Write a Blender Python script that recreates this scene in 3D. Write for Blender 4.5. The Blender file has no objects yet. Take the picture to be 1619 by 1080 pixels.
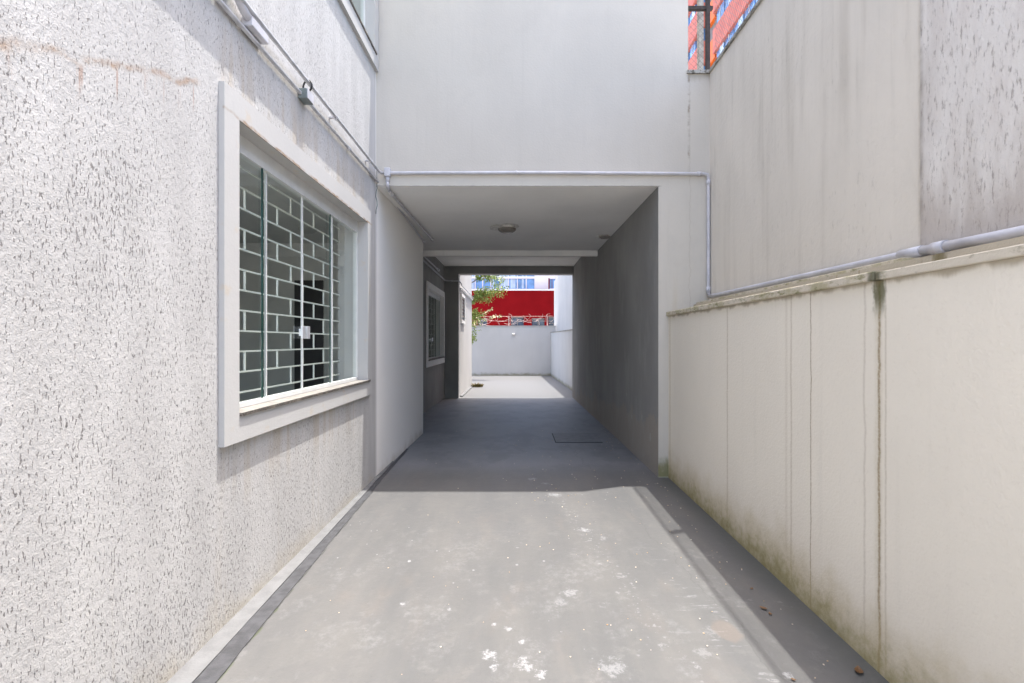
import bpy, bmesh, math, random
from mathutils import Vector, Matrix, noise
random.seed(7)
S = bpy.context.scene
C = S.collection
H = 1.42            # eye height: builders below take z relative to the eye and add H
# ---------------------------------------------------------------- camera, world, sun, exposure
cam_d = bpy.data.cameras.new('camera'); cam = bpy.data.objects.new('camera', cam_d); C.objects.link(cam)
cam.location = (0, 0, H); cam.rotation_euler = (math.radians(90), 0, 0)
cam_d.sensor_width = 36; cam_d.lens = 760/1619*36; cam_d.shift_x = -8.5/1619
cam_d.clip_start = 0.05; cam_d.clip_end = 2000
S.camera = cam
SUN = Vector((0.172, 0.0687, 1.0)).normalized()
w = bpy.data.worlds.new('World'); S.world = w; w.use_nodes = True
nt = w.node_tree; bg = nt.nodes['Background']
sky = nt.nodes.new('ShaderNodeTexSky'); sky.sky_type = 'NISHITA'; sky.sun_disc = False
sky.sun_elevation = math.asin(SUN.z); sky.sun_rotation = math.atan2(SUN.x, SUN.y)
sky.air_density = 1.0; sky.dust_density = 4.0; sky.ozone_density = 1.0
nt.links.new(sky.outputs[0], bg.inputs[0]); bg.inputs[1].default_value = 0.15
sd = bpy.data.lights.new('sun', 'SUN'); sd.energy = 2.0; sd.angle = math.radians(0.5); sd.color = (1, .965, .91)
so = bpy.data.objects.new('sun', sd); C.objects.link(so); so.location = (3, 2, 12)
so.rotation_euler = SUN.to_track_quat('Z', 'Y').to_euler()
S.view_settings.view_transform = 'Standard'; S.view_settings.look = 'None'
S.view_settings.gamma = 1; S.view_settings.exposure = 2.2
S.render.engine = 'CYCLES'
S.cycles.max_bounces = 10; S.cycles.diffuse_bounces = 7

# ---------------------------------------------------------------- node helper
class E:
    T = None
    def __init__(s, v): s.v = v
    @staticmethod
    def m(op, *a, clamp=False):
        n = E.T.nodes.new('ShaderNodeMath'); n.operation = op; n.use_clamp = clamp
        for i, x in enumerate(a):
            if isinstance(x, E): E.T.links.new(x.v, n.inputs[i])
            else: n.inputs[i].default_value = x
        return E(n.outputs[0])
    def __add__(s, o): return E.m('ADD', s, o)
    __radd__ = __add__
    def __sub__(s, o): return E.m('SUBTRACT', s, o)
    def __rsub__(s, o): return E.m('SUBTRACT', o, s)
    def __mul__(s, o): return E.m('MULTIPLY', s, o)
    __rmul__ = __mul__
    def abs(s): return E.m('ABSOLUTE', s)
def mx(a, b): return E.m('MAXIMUM', a, b)
def step(x, a, b):      # smooth ramp 0 at a, 1 at b (a may exceed b)
    n = E.T.nodes.new('ShaderNodeMapRange'); n.interpolation_type = 'SMOOTHSTEP'
    if a > b: lo, hi, t0, t1 = b, a, 1, 0
    else: lo, hi, t0, t1 = a, b, 0, 1
    E.T.links.new(x.v, n.inputs['Value'])
    n.inputs['From Min'].default_value = lo; n.inputs['From Max'].default_value = hi
    n.inputs['To Min'].default_value = t0; n.inputs['To Max'].default_value = t1
    return E(n.outputs['Result'])
def pos():
    g = E.T.nodes.new('ShaderNodeNewGeometry'); s = E.T.nodes.new('ShaderNodeSeparateXYZ')
    E.T.links.new(g.outputs['Position'], s.inputs[0])
    return E(s.outputs[0]), E(s.outputs[1]), E(s.outputs[2]) - H
def nz(x, y, z, scale=1.0, detail=3, rough=.55, dist=0):
    c = E.T.nodes.new('ShaderNodeCombineXYZ')
    for i, k in enumerate((x, y, z)):
        if isinstance(k, E): E.T.links.new(k.v, c.inputs[i])
        else: c.inputs[i].default_value = k
    n = E.T.nodes.new('ShaderNodeTexNoise'); E.T.links.new(c.outputs[0], n.inputs['Vector'])
    n.inputs['Scale'].default_value = scale; n.inputs['Detail'].default_value = detail
    n.inputs['Roughness'].default_value = rough; n.inputs['Distortion'].default_value = dist
    return E(n.outputs['Fac'])
def vor(x, y, z, scale=1.0, feature='F1', out='Distance'):
    c = E.T.nodes.new('ShaderNodeCombineXYZ')
    for i, k in enumerate((x, y, z)):
        if isinstance(k, E): E.T.links.new(k.v, c.inputs[i])
        else: c.inputs[i].default_value = k
    n = E.T.nodes.new('ShaderNodeTexVoronoi'); n.feature = feature; E.T.links.new(c.outputs[0], n.inputs['Vector'])
    n.inputs['Scale'].default_value = scale
    return E(n.outputs[out])
class Col:
    def __init__(s, c): s.c = c
    def mix(s, fac, c2):
        n = E.T.nodes.new('ShaderNodeMix'); n.data_type = 'RGBA'
        E.T.links.new(fac.v, n.inputs['Factor'])
        for k, c in ((6, s.c), (7, c2.c if isinstance(c2, Col) else c2)):
            if isinstance(c, tuple): n.inputs[k].default_value = (*c, 1)
            else: E.T.links.new(c, n.inputs[k])
        return Col(n.outputs[2])
def begin(name):
    m = bpy.data.materials.new(name); m.use_nodes = True; E.T = m.node_tree
    return m
def finish(m, col, rough=.7, bump=None, bstr=.5, bdist=.01, metal=0, spec=.3):
    b = m.node_tree.nodes['Principled BSDF']
    if isinstance(col, Col): col = col.c
    if isinstance(col, tuple): b.inputs['Base Color'].default_value = (*col, 1)
    else: m.node_tree.links.new(col, b.inputs['Base Color'])
    if isinstance(rough, E): m.node_tree.links.new(rough.v, b.inputs['Roughness'])
    else: b.inputs['Roughness'].default_value = rough
    b.inputs['Metallic'].default_value = metal; b.inputs['Specular IOR Level'].default_value = spec
    if bump is not None:
        n = m.node_tree.nodes.new('ShaderNodeBump'); n.inputs['Strength'].default_value = bstr
        n.inputs['Distance'].default_value = bdist
        m.node_tree.links.new(bump.v, n.inputs['Height']); m.node_tree.links.new(n.outputs[0], b.inputs['Normal'])
    return m
def simple(name, c, rough=.5, metal=0, var=.12, scale=12, bump=0, spec=.4):
    m = begin(name); x, y, z = pos(); n = nz(x, y, z, scale, 4)
    col = Col(tuple(k*(1-var) for k in c)).mix(step(n, .3, .7), tuple(min(1, k*(1+var)) for k in c))
    return finish(m, col, rough, nz(x, y, z, scale*8, 3) if bump else None, bump, .004, metal, spec)
def streak(u, w_, at, width, wob, seed, soft=2.2, brk=.0):
    """a wandering vertical line at u=at, running along w_"""
    d = (u - at) + ((nz(seed, 0, w_, 3, 9, .72) - .5)*wob*1.2)
    k = step(d.abs(), width*soft, width*.2)
    k = k*(step(nz(seed, u, w_, 60, 4, .8), .30, .58)*.6 + .4)
    if brk: k = k*step(nz(seed+3, 1, w_, 9, 4), brk-.08, brk+.08)
    return k

M = {}
# rustic render on the house wall, smooth strip next to the passage
m = begin('rustic_render'); x, y, z = pos()
smooth = step(y, 4.70, 4.74)
lump = nz(x, y, z*.6, 60, 5, .68)*.8 + nz(x, y, z*.8, 14, 3)*.25
pn = nz(x, y*1.15, z*.36, 128, 2, .6, .15)
dens = nz(x, y*1.3, z*.7, 1.6, 5, .65)
farfine = step(z, 1.3, 2.2)
dens = dens + step((y-1.68).abs() + (nz(4, y, z, 3, 3)-.5)*.5, .30, .02)*step((z-.42).abs(), .45, .1)*.15
pit = step(pn + (dens-.5)*.26, .62, .672)*(1-smooth)*(1-farfine*.6)
col = Col((.435, .428, .42)).mix(step(nz(x, y*3, z*.6, 2.2, 5), .35, .7), (.49, .484, .475)).mix(step(y, 4.9, 5.0), (.89, .87, .83))  # wall inside the passage coloured lighter to offset its shade
col = col.mix(pit*(.27 + nz(x, y, z, 7, 3)*.75), (.15, .135, .13))  # pits coloured dark for dirt and for the shade inside them
drip = step(nz(x, y*16, z*.7, 1, 4), .55, .75)*.25*(1-smooth)
col = col.mix(drip*step(z, -.2, -1.2), (.42, .37, .30))
rz = z - (.848 + (y-1.35)*.39) + (nz(3, y, z, 4, 4)-.5)*.12
rust = step(rz.abs(), .024, .001)*step(y, .9, 1.3)*step(y, 2.28, 2.1)*step(nz(x, y*5, z*2, 1.4, 5, .7), .22, .62)
rust = rust*step(nz(8, y, z, 5, 6, .75), .36, .62)
col = col.mix(rust*(.35+nz(1, y, z, 30, 4, .8)*.9), (.30, .20, .13))
under = step(rz, 0, -.03)*step(rz, -.16, -.05)*step(nz(1, y*30, z*1.5, 1.3, 3), .56, .7)*step(y, 1.2, 1.4)*step(y, 2.3, 2.1)
col = col.mix(under*.6, (.33, .2, .14))
grime = step(y, 2.30, 2.42)*step(y, 4.7, 4.5)*step(z, -.95, -.53)*step(z, -.51, -.53)*step(nz(2, y*14, z*.8, 1, 4), .45, .65)
col = col.mix(grime*.5, (.38, .31, .22))
gr2 = step(y, 2.30, 2.42)*step(y, 4.7, 4.5)*step(z, 1.25, 1.3)*step(z, 1.75, 1.4)*step(nz(6, y*12, z*1.2, 1, 4), .42, .65)
col = col.mix(gr2*.5, (.40, .34, .27))
foot = step(z + nz(x, y, z, 5, 4)*.35, -1.08, -1.33)
col = col.mix(foot*.5, (.40, .34, .24))
ck = streak(y, z, 4.90, .003, .05, 4)*step(z, -.2, .9)
col = col.mix(ck*.5, (.2, .18, .15))
hgt = lump*.9 - pit*.9 + nz(x, y, z, 190, 2)*.22
hs = nz(x, y, z, 30, 3)*.12
hh = hgt*(1-smooth) + hs*smooth
M['stucco'] = finish(m, col, .9, hh, .85, .0085, spec=.15)

def plaster(name, c, extra=None, bs=.35, bd=.004, var=.07, bscale=55):
    m = begin(name); x, y, z = pos()
    col = Col(tuple(k*(1-var) for k in c)).mix(step(nz(x*.8, y*.8, z*.5, 1.4, 5), .32, .68), c)
    col = col.mix(step(nz(x*14, y*14, z*.7, 1, 4), .55, .8)*.25, tuple(k*.82 for k in c))
    bump = nz(x, y, z, bscale, 4, .6)
    if extra:
        col, bump = extra(col, bump, x, y, z)
    return finish(m, col, .85, bump, bs, bd, spec=.15)
def ex_facade(col, b, x, y, z):
    col = col.mix(step(z + (nz(x*2, 0, z, 2, 3)-.5)*.03, 1.72, 1.70)*.55, (.57, .54, .48))
    col = col.mix(step(nz(x, 0, z, 2.6, 6, .7), .48, .66)*.22, (.45, .425, .385)).mix(step(nz(x*12, 0, z*.8, 1, 5, .7), .54, .72)*.16, (.41, .385, .35))
    k1 = streak(x, z, 1.775, .004, .10, 1)*step(z, -.2, .4)
    k2 = streak(x, z, 1.765, .009, .05, 2, brk=.52)*step(z, 1.6, 2.0)
    col = col.mix(k1*.35, (.35, .31, .25)).mix(k2*.85, (.25, .21, .17))
    edge = step(y, 4.953, 4.951)*step((z - 1.6 + (nz(x*4, 0, 0, 3, 3)-.5)*.012).abs(), .008, .003)*step(x, 1.5, 1.45)
    col = col.mix(edge*.7, (.20, .18, .15))
    mo = step(z + (nz(x*3, y, z*2, 4, 5)-.5)*.35, -1.18, -1.34)
    col = col.mix(mo*.85, (.17, .17, .06))
    fl = step(z, -1.385, -1.40)
    col = col.mix(fl*.6, (.5, .5, .45))
    st = step(z, .9, .32)*step(x, 1.55, 1.62)*step(nz(x*9, 3, z*.7, 1, 4), .45, .7)
    col = col.mix(st*.3, (.45, .38, .26))
    st = step(z - 2.74 + nz(x*14, 3, z, 2, 4)*.12, -.02, .06)*step(x, 1.75, 1.77)
    col = col.mix(st*.5, (.32, .27, .2))
    return col, b
M['facade'] = plaster('facade_plaster', (.53, .503, .455), ex_facade, .4, .004)
def ex_low(col, b, x, y, z):
    for at, wd, wob, k, c, sd in ((2.066, .0055, .04, .9, (.24, .18, .10), 1), (2.07, .016, .03, .3, (.42, .35, .22), 11), (2.03, .004, .02, .35, (.3, .25, .16), 9),
                               (2.548, .0035, .03, .8, (.30, .23, .14), 2), (2.73, .006, .03, .5, (.42, .35, .26), 3), (2.78, .010, .02, .25, (.45, .38, .29), 5),
                               (2.153, .005, .04, .4, (.42, .36, .29), 4), (3.56, .008, .035, .5, (.42, .35, .25), 6),
                               (4.9, .01, .03, .6, (.3, .24, .12), 7)):
        col = col.mix(streak(y, z, at, wd, wob, sd)*k, c)
    blot = step((y-2.066).abs() + (nz(1, y*2, z, 20, 3)-.5)*.05, .045, .02)*step(z, .08, .2)
    col = col.mix(blot*.85, (.10, .10, .04))
    col = col.mix(step(z + (nz(2, y*3, z, 3, 4)-.5)*.08, .235, .262)*.6, (.25, .2, .12))
    hh = nz(2, y*1.2, 1, 1.5, 4)*.34
    mo = step(z + (nz(x, y, z, 7, 5, .7)-.5)*.34 + hh, -.86, -1.22)
    col = col.mix(mo*.6, (.44, .37, .19))
    mo2 = step(z + (nz(x+4, y, z, 16, 5, .75)-.5)*.42 + hh, -1.04, -1.32)
    col = col.mix(mo2*.85, (.21, .195, .05))
    dmp = step(z + nz(x, y, z, 1.6, 3)*.5, -.5, -1.2)
    col = col.mix(dmp*.18, (.5, .38, .28))
    return col.mix(step(nz(x, y, z, 40, 5, .8), .55, .68)*.12, (.5, .44, .36)), b + nz(x, y, z, 85, 3)*.7
M['low_wall'] = plaster('boundary_plaster', (.79, .74, .645), ex_low, .38, .005, .05, 45)
def ex_neigh(col, b, x, y, z):
    rough = step(y + (nz(2, 2, z, 5, 3)-.5)*.03, 2.37, 2.34)
    sm = step(nz(x, y*9, z*2.5, 4, 6, .75), .56, .68)*step(nz(x, y*1.5, z*.7, 1.1, 3), .45, .6)
    col = col.mix(sm*.35, (.36, .33, .28))
    g1 = nz(x, y*7, z*.5, 1, 5); g2 = nz(x, y*18, z*.8, 1, 5)
    col = col.mix(step(g1, .45, .72)*step(nz(x, y, z, .9, 4), .35, .6)*.5, (.46, .42, .36))
    col = col.mix(step(g2, .52, .75)*step(z, .2, 2.8)*step(nz(x, y*2, z, 1.2, 4), .40, .6)*.5, (.40, .37, .31))
    rc = Col((.70, .67, .63)).mix(step(nz(x, y*4, z*.9, 1.4, 6, .7), .46, .68), (.64, .60, .56))
    rc = rc.mix(step(nz(x, y*20, z*5.5, 2.6, 6, .78), .53, .64)*.7, (.25, .22, .20))
    low = z + (nz(x, y*5, z*1.2, 1.8, 5)-.5)*1.1
    rc = rc.mix(step(low, .95, .45)*.65, (.40, .35, .31))
    rc = rc.mix(step(y, 2.2, 2.35)*step(nz(x, y*4, z*.9, 1.6, 4), .4, .6)*.35, (.36, .32, .29))
    col = col.mix(rough, rc)
    ed = step((y - 2.35 + (nz(2, 2, z, 9, 3)-.5)*.03).abs(), .03, .004)
    col = col.mix(ed*.55*step(nz(2, 2, z, 5, 4), .35, .6), (.22, .19, .16))
    rb = nz(x, y*1.2, z*.8, 38, 6, .7, .4)*1.5
    return col, b + rough*rb
M['neigh'] = plaster('weathered_plaster', (.69, .645, .57), ex_neigh, .5, .006, .09, 28)
M['white'] = plaster('white_plaster', (.54, .53, .515))
M['ceiling'] = plaster('ceiling_plaster', (.89, .88, .85), None, .15, .003)
def ex_rear(col, b, x, y, z):
    mo = step(z + (nz(x, y, z, 6, 5, .7)-.5)*.3, -1.33, -1.46)
    col = col.mix(mo*.7, (.22, .2, .1))
    return col, b
M['rear'] = plaster('rear_wall_plaster', (.56, .55, .535), ex_rear)
def ex_dark(col, b, x, y, z):
    low = step(z + (nz(x, y, z, 2.6, 5, .6)-.5)*.8 + y*.06, -.50, -.56)*step(x, 0, 1)
    col = col.mix(low*.6, (.36, .315, .265))
    col = col.mix(step(nz(x, y*2, z*.9, 1.8, 5), .5, .7)*.3, (.40, .395, .375))
    for py, pz, r in ((6.4, -.70, .035), (5.6, -.88, .035), (5.25, -1.05, .05), (6.1, -.95, .03)):
        n = (nz(x, y, z, 25, 3)-.5)*.1
        d = E.m('SQRT', (y-py)*(y-py)*2.5 + (z-pz)*(z-pz)*.7) + n
        col = col.mix(step(d, r, r*.6), (.38, .37, .35))
    return col, b
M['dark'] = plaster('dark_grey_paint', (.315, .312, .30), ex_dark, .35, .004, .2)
# floor: grey floor paint with splashes
m = begin('painted_concrete'); x, y, z = pos()
c = Col((.077, .079, .081)).mix(step(nz(x*1.2, y*.35, 0, 2.2, 5, .6), .35, .68), (.110, .108, .104))
c = c.mix(step(nz(x*9, y*.5, 0, 1.3, 5), .45, .75)*.22, (.135, .133, .13))
c = c.mix(step(nz(x, y, 0, 3.5, 6, .7), .44, .62)*.5, (.086, .086, .088))
c = c.mix(step(nz(x+9, y, 0, 8, 6, .75), .53, .66)*.35, (.145, .142, .136))
c = c.mix(step(nz(x*2, y, 3, 1.7, 4), .55, .75)*.35, (.145, .122, .105))
c = c.mix(step(y, 5.2, 4.7)*.22, (.14, .138, .135))  # sunlit front of the floor painted lighter
sp = vor(x, y, 0, 5.0); rnd = nz(x, y, 5, 3, 2)
dots = step(sp, .055, .03)*step(nz(x+7, y*.8, 0, .9, 3), .48, .56)
dots = mx(dots, step(vor(x+3, y, 0, 14.0), .10, .05)*step(nz(x-7, y*.8, 0, 1.3, 3), .52, .6))
for sx, sy, r, q in ((-.13, 2.18, .045, 1), (-.10, 2.10, .03, 1), (.03, 2.12, .055, 1), (.10, 2.06, .04, 1), (.02, 2.28, .022, 1), (-.04, 2.38, .03, .8), (-.12, 2.42, .018, 1),
                     (.30, 2.72, .06, .55), (.24, 2.62, .045, .45), (.5, 3.6, .055, .9), (.62, 3.45, .04, .6), (.15, 4.9, .07, .7), (.28, 4.75, .05, .6), (.34, 4.4, .07, .8),
                     (-.36, 2.55, .018, 1), (-.62, 2.6, .02, 1), (-.70, 3.1, .02, 1), (-.0, 3.3, .015, 1), (.0, 3.05, .015, 1), (.95, 2.35, .055, .3), (.85, 2.2, .05, .35), (1.15, 2.05, .03, .7), (.42, 2.1, .08, .5), (.3, 1.95, .07, .7), (.05, 1.9, .08, .9)):
    dd = E.m('SQRT', (x-sx)*(x-sx) + (y-sy)*(y-sy)) + (nz(x, y, 2, 26, 5, .8)-.5)*r*4.0
    dots = mx(dots, step(dd, r*.8, r*.3)*q*.85)
trail = step(((x-.40) - (4.2-y)*.16 + (nz(1, y, 0, 4, 3)-.5)*.25).abs(), .09, .01)*step(y, 1.8, 2.3)*step(y, 4.9, 4.5)*step(nz(x, y, 1, 26, 4, .7), .56, .66)
dots = mx(dots, trail*.7)
scuf = step(((x-.95)).abs(), .35, .1)*step(y, 3.4, 3.0)*step(nz(x*2, y*14, 0, 2.2, 5, .7), .55, .66)*step(nz(x, y, 8, 2.5, 3), .48, .6)
dots = mx(dots, scuf*.5)
c = c.mix(dots*step(nz(x, y, 9, 45, 4, .75), .36, .54), (.30, .305, .315))
bp = E.m('SQRT', (x-1.03)*(x-1.03)*1.3 + (y-2.36)*(y-2.36)*.6) + (nz(x, y, 6, 6, 3)-.5)*.10
c = c.mix(step(bp, .085, .06)*.4, (.17, .135, .11))
c = c.mix(step(y, 4.9, 5.6)*.55, (.28, .28, .285)).mix(step(y, 12.3, 12.8)*.9, (.112, .112, .112)).mix(step(y, 1.3, .6)*.9, (.36, .35, .33))  # passage floor lightened against its shade; unseen near end made pale to bounce light
crk = step(((x-1.02) + (y-3.2)*.10 + (nz(4, y, 0, 3, 4)-.5)*.3).abs(), .006, .001)*step(y, 7.8, 7)
c = c.mix(crk*.45, (.07, .07, .07))
speck = step(nz(x, y, 0, 60, 3, .7), .66, .72)
c = c.mix(step(y, 5, 4.7)*.12, (.06, .06, .06)).mix(speck*.4, (.05, .05, .05))
smear = step(nz(x*1.5, y, 4, 2.6, 6, .75), .50, .66)*step(nz(x, y, 7, 22, 4, .8), .42, .62)*step(y, 4.3, 2.8)
c = c.mix(smear*.28, (.22, .22, .222))
hatch = step(E.m('FRACT', (y + x*.15)*26), .35, .6)*step(nz(x, y, 2, 6, 3), .62, .68)*step(nz(x, y, 6, 40, 4, .8), .42, .56)*step(x, .2, .5)*step(y, 3.5, 3.0)
c = c.mix(hatch*.35, (.27, .27, .275))
c = c.mix(step(nz(x, y, 3, 26, 5, .8), .56, .68)*.3, (.07, .07, .07))
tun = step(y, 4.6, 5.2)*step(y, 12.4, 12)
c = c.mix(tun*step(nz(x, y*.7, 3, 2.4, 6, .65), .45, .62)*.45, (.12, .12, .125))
je = x + 1.258 + (y-2)*.0383 + (nz(1, y, 0, 6, 5)-.5)*.03
c = c.mix(step(je.abs(), .006, .002)*step(y, 4.8, 4.4)*step(nz(5, y, 0, 4, 4), .40, .5)*.7, (.03, .03, .028))
c = c.mix(step(je.abs(), .014, .004)*step(y, 3.0, 2.6)*step(nz(5, y, 2, 7, 4), .5, .6)*.45, (.06, .075, .03))
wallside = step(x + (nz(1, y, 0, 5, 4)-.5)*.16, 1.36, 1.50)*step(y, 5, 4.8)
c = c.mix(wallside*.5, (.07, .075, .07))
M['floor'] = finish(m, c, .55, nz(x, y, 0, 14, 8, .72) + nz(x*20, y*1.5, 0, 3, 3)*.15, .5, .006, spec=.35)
M['kerb'] = simple('kerb_paint', (.135, .137, .14), .7, bump=.4)
M['drain'] = simple('drain_paint', (.05, .051, .056), .7, bump=.5, var=.25, scale=20)
M['bounce_ground'] = simple('bounce_ground', (.45, .43, .40), .95, var=.3, scale=2, bump=.6)  # ground behind the camera, kept pale to bounce light into the passage
M['trim'] = plaster('trim_paint', (.47, .465, .455), lambda c, b, x, y, z: (c.mix(step(y, 8.9, 9.1), (.82, .81, .79)).mix(step(x, -1.437, -1.431)*step((z-1.142+(nz(1, y, z, 14, 4)-.5)*.03).abs(), .014, .001)*step(y, 4.8, 4.6)*step(nz(9, y*3, 0, 2, 4), .35, .6)*.8, (.25, .15, .07)).mix(step(nz(x*4, y*4, z*4, 2.5, 5), .6, .72)*.35, (.5, .40, .28)), b), .3, .004)  # far window's trim coloured lighter to offset the passage shade
M['alu'] = simple('white_aluminium', (.60, .61, .60), .35, var=.04)
M['grille'] = simple('grille_paint', (.80, .82, .77), .5, var=.06)
def granite():
    m = begin('granite_sill'); x, y, z = pos()
    c = Col((.06, .055, .05)).mix(step(nz(x, y, z, 70, 5, .8), .45, .6), (.17, .15, .13))
    c = c.mix(step(nz(x, y, z, 9, 4), .55, .7)*.5, (.30, .26, .21))
    return finish(m, c, .55, nz(x, y, z, 50, 4), .4, .005)
M['granite'] = granite()
M['stone'] = simple('worn_stone', (.20, .19, .175), .7, var=.18, scale=14, bump=.2)
def glass(name, tint, glossy=.12):
    m = bpy.data.materials.new(name); m.use_nodes = True; t = m.node_tree
    t.nodes.remove(t.nodes['Principled BSDF']); out = t.nodes['Material Output']
    tr = t.nodes.new('ShaderNodeBsdfTransparent'); tr.inputs[0].default_value = (*tint, 1)
    gl = t.nodes.new('ShaderNodeBsdfGlossy'); gl.inputs['Roughness'].default_value = .015
    gl.inputs[0].default_value = (.95, 1, .98, 1)
    lwt = t.nodes.new('ShaderNodeLayerWeight'); E.T = t
    fr0 = E.m('POWER', E(lwt.outputs['Facing']), 4.5)*.9 + .05
    class fr: outputs = [fr0.v]
    mi = t.nodes.new('ShaderNodeMixShader'); t.links.new(fr.outputs[0], mi.inputs[0])
    t.links.new(tr.outputs[0], mi.inputs[1]); t.links.new(gl.outputs[0], mi.inputs[2]); t.links.new(mi.outputs[0], out.inputs[0])
    return m
M['glass'] = glass('pane_glass', (.87, .91, .885))
M['glass_edge'] = simple('glass_edge_green', (.006, .045, .036), .15, var=.05)
M['pvc'] = simple('painted_pipe', (.50, .50, .535), .42, var=.10, scale=9)
M['conduit'] = simple('galvanised_conduit', (.52, .52, .54), .38, metal=.35, var=.15, scale=16)
M['box_dark'] = simple('dark_box', (.16, .19, .19), .45, var=.2)
M['black'] = simple('black_cable', (.015, .015, .018), .5)
M['room'] = simple('room_paint', (.55, .55, .52), .8, var=.05, scale=3)
M['room_dark'] = simple('doorway', (.02, .02, .022), .8)
M['dome'] = simple('lamp_glass', (.20, .185, .16), .25, var=.1)
M['lamp_plate'] = simple('lamp_plate', (.62, .60, .56), .7, var=.15, scale=20)
M['patch'] = simple('bare_plaster', (.36, .33, .30), .9, var=.3, scale=30, bump=.6)
def capm():
    m = begin('mossy_coping'); x, y, z = pos()
    c = Col((.58, .53, .44)).mix(step(nz(x, y*1.5, z*2, 5, 5, .65), .42, .62)*step(y, 1.9, 2.3), (.42, .38, .26))
    c = c.mix(step(nz(x, y, z*3, 12, 5, .7), .50, .66)*.8*step(y, 1.9, 2.1), (.17, .17, .07))
    c = c.mix(step(nz(x, y*2, z*3, 9, 5, .7), .58, .7)*.6, (.27, .24, .17))
    c = c.mix(step((y-2.07).abs() + (nz(x, y, z, 20, 3)-.5)*.04, .05, .015)*.85, (.07, .07, .03))
    return finish(m, c, .9, nz(x, y, z, 30, 5), .6, .008)
M['coping'] = capm()
def capg():
    m = begin('grey_cap'); x, y, z = pos()
    c = Col((.36, .35, .32)).mix(step(nz(x*3, y, z*3, 9, 5, .7), .46, .6), (.13, .12, .10))
    return finish(m, c, .85, nz(x, y, z, 40, 4), .6, .006)
M['cap'] = capg()
M['rust'] = simple('rusty_steel', (.03, .022, .02), .7, var=.4, scale=30)
M['wire'] = simple('fence_wire', (.13, .13, .14), .5, metal=.4)
M['concrete'] = simple('concrete_post', (.36, .35, .32), .9, var=.25, scale=14, bump=.5)
M['salmon'] = None
def tile():
    m = begin('salmon_mosaic'); x, y, z = pos()
    t = E.m('FRACT', y*2.4); u = E.m('FRACT', z*3.2)
    g = mx(step(t, .12, .04), step(u, .14, .05))
    c = Col((.46, .125, .09)).mix(step(nz(x, y, z, 1.6, 4), .4, .6), (.53, .155, .11))
    return finish(m, c.mix(g*.3, (.30, .10, .08)), .6)
M['salmon'] = tile()
M['orange'] = simple('orange_panel', (.66, .13, .01), .5, var=.06)
M['blueglass'] = simple('blue_glazing', (.10, .24, .50), .08, var=.45, scale=.9, spec=.9)
M['bluelight'] = simple('pale_blind', (.45, .58, .72), .5, var=.15, scale=2)
M['greywall'] = simple('grey_mosaic', (.17, .155, .15), .8, var=.2, scale=3)
M['red'] = simple('red_render', (.165, .006, .008), .9, var=.08, scale=1.2, spec=.0)
M['farwhite'] = simple('far_white', (.66, .66, .68), .8, var=.05, scale=1)
M['darkglass'] = simple('dark_glazing', (.05, .07, .10), .08, var=.4, scale=2, spec=.8)
M['metal'] = simple('brushed_handle', (.62, .63, .66), .3, metal=.6)
def leafm(name, a, b):
    m = begin(name); x, y, z = pos()
    g = E.T.nodes.new('ShaderNodeNewGeometry')
    c = Col(a).mix(E(g.outputs['Random Per Island']), b)
    return finish(m, c, .5)
M['leaf'] = leafm('leaves', (.13, .22, .03), (.40, .46, .13))
M['leaf_pale'] = leafm('variegated_leaves', (.30, .34, .12), (.62, .58, .38))
M['bark'] = simple('bark', (.13, .10, .07), .9, var=.3, scale=20, bump=.5)
M['twig'] = simple('dry_twig', (.55, .42, .37), .8, var=.25, scale=9)
M['deadleaf'] = leafm('dead_leaves', (.06, .035, .018), (.17, .09, .04))
M['weed'] = leafm('weed_leaves', (.07, .08, .015), (.20, .13, .04))
M['litter'] = leafm('litter_bits', (.55, .5, .42), (.30, .2, .1))
M['lid'] = simple('lid_concrete', (.185, .185, .19), .65, var=.12, scale=10, bump=.4)
M['gap'] = simple('dark_gap', (.015, .015, .015), .9)

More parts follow.
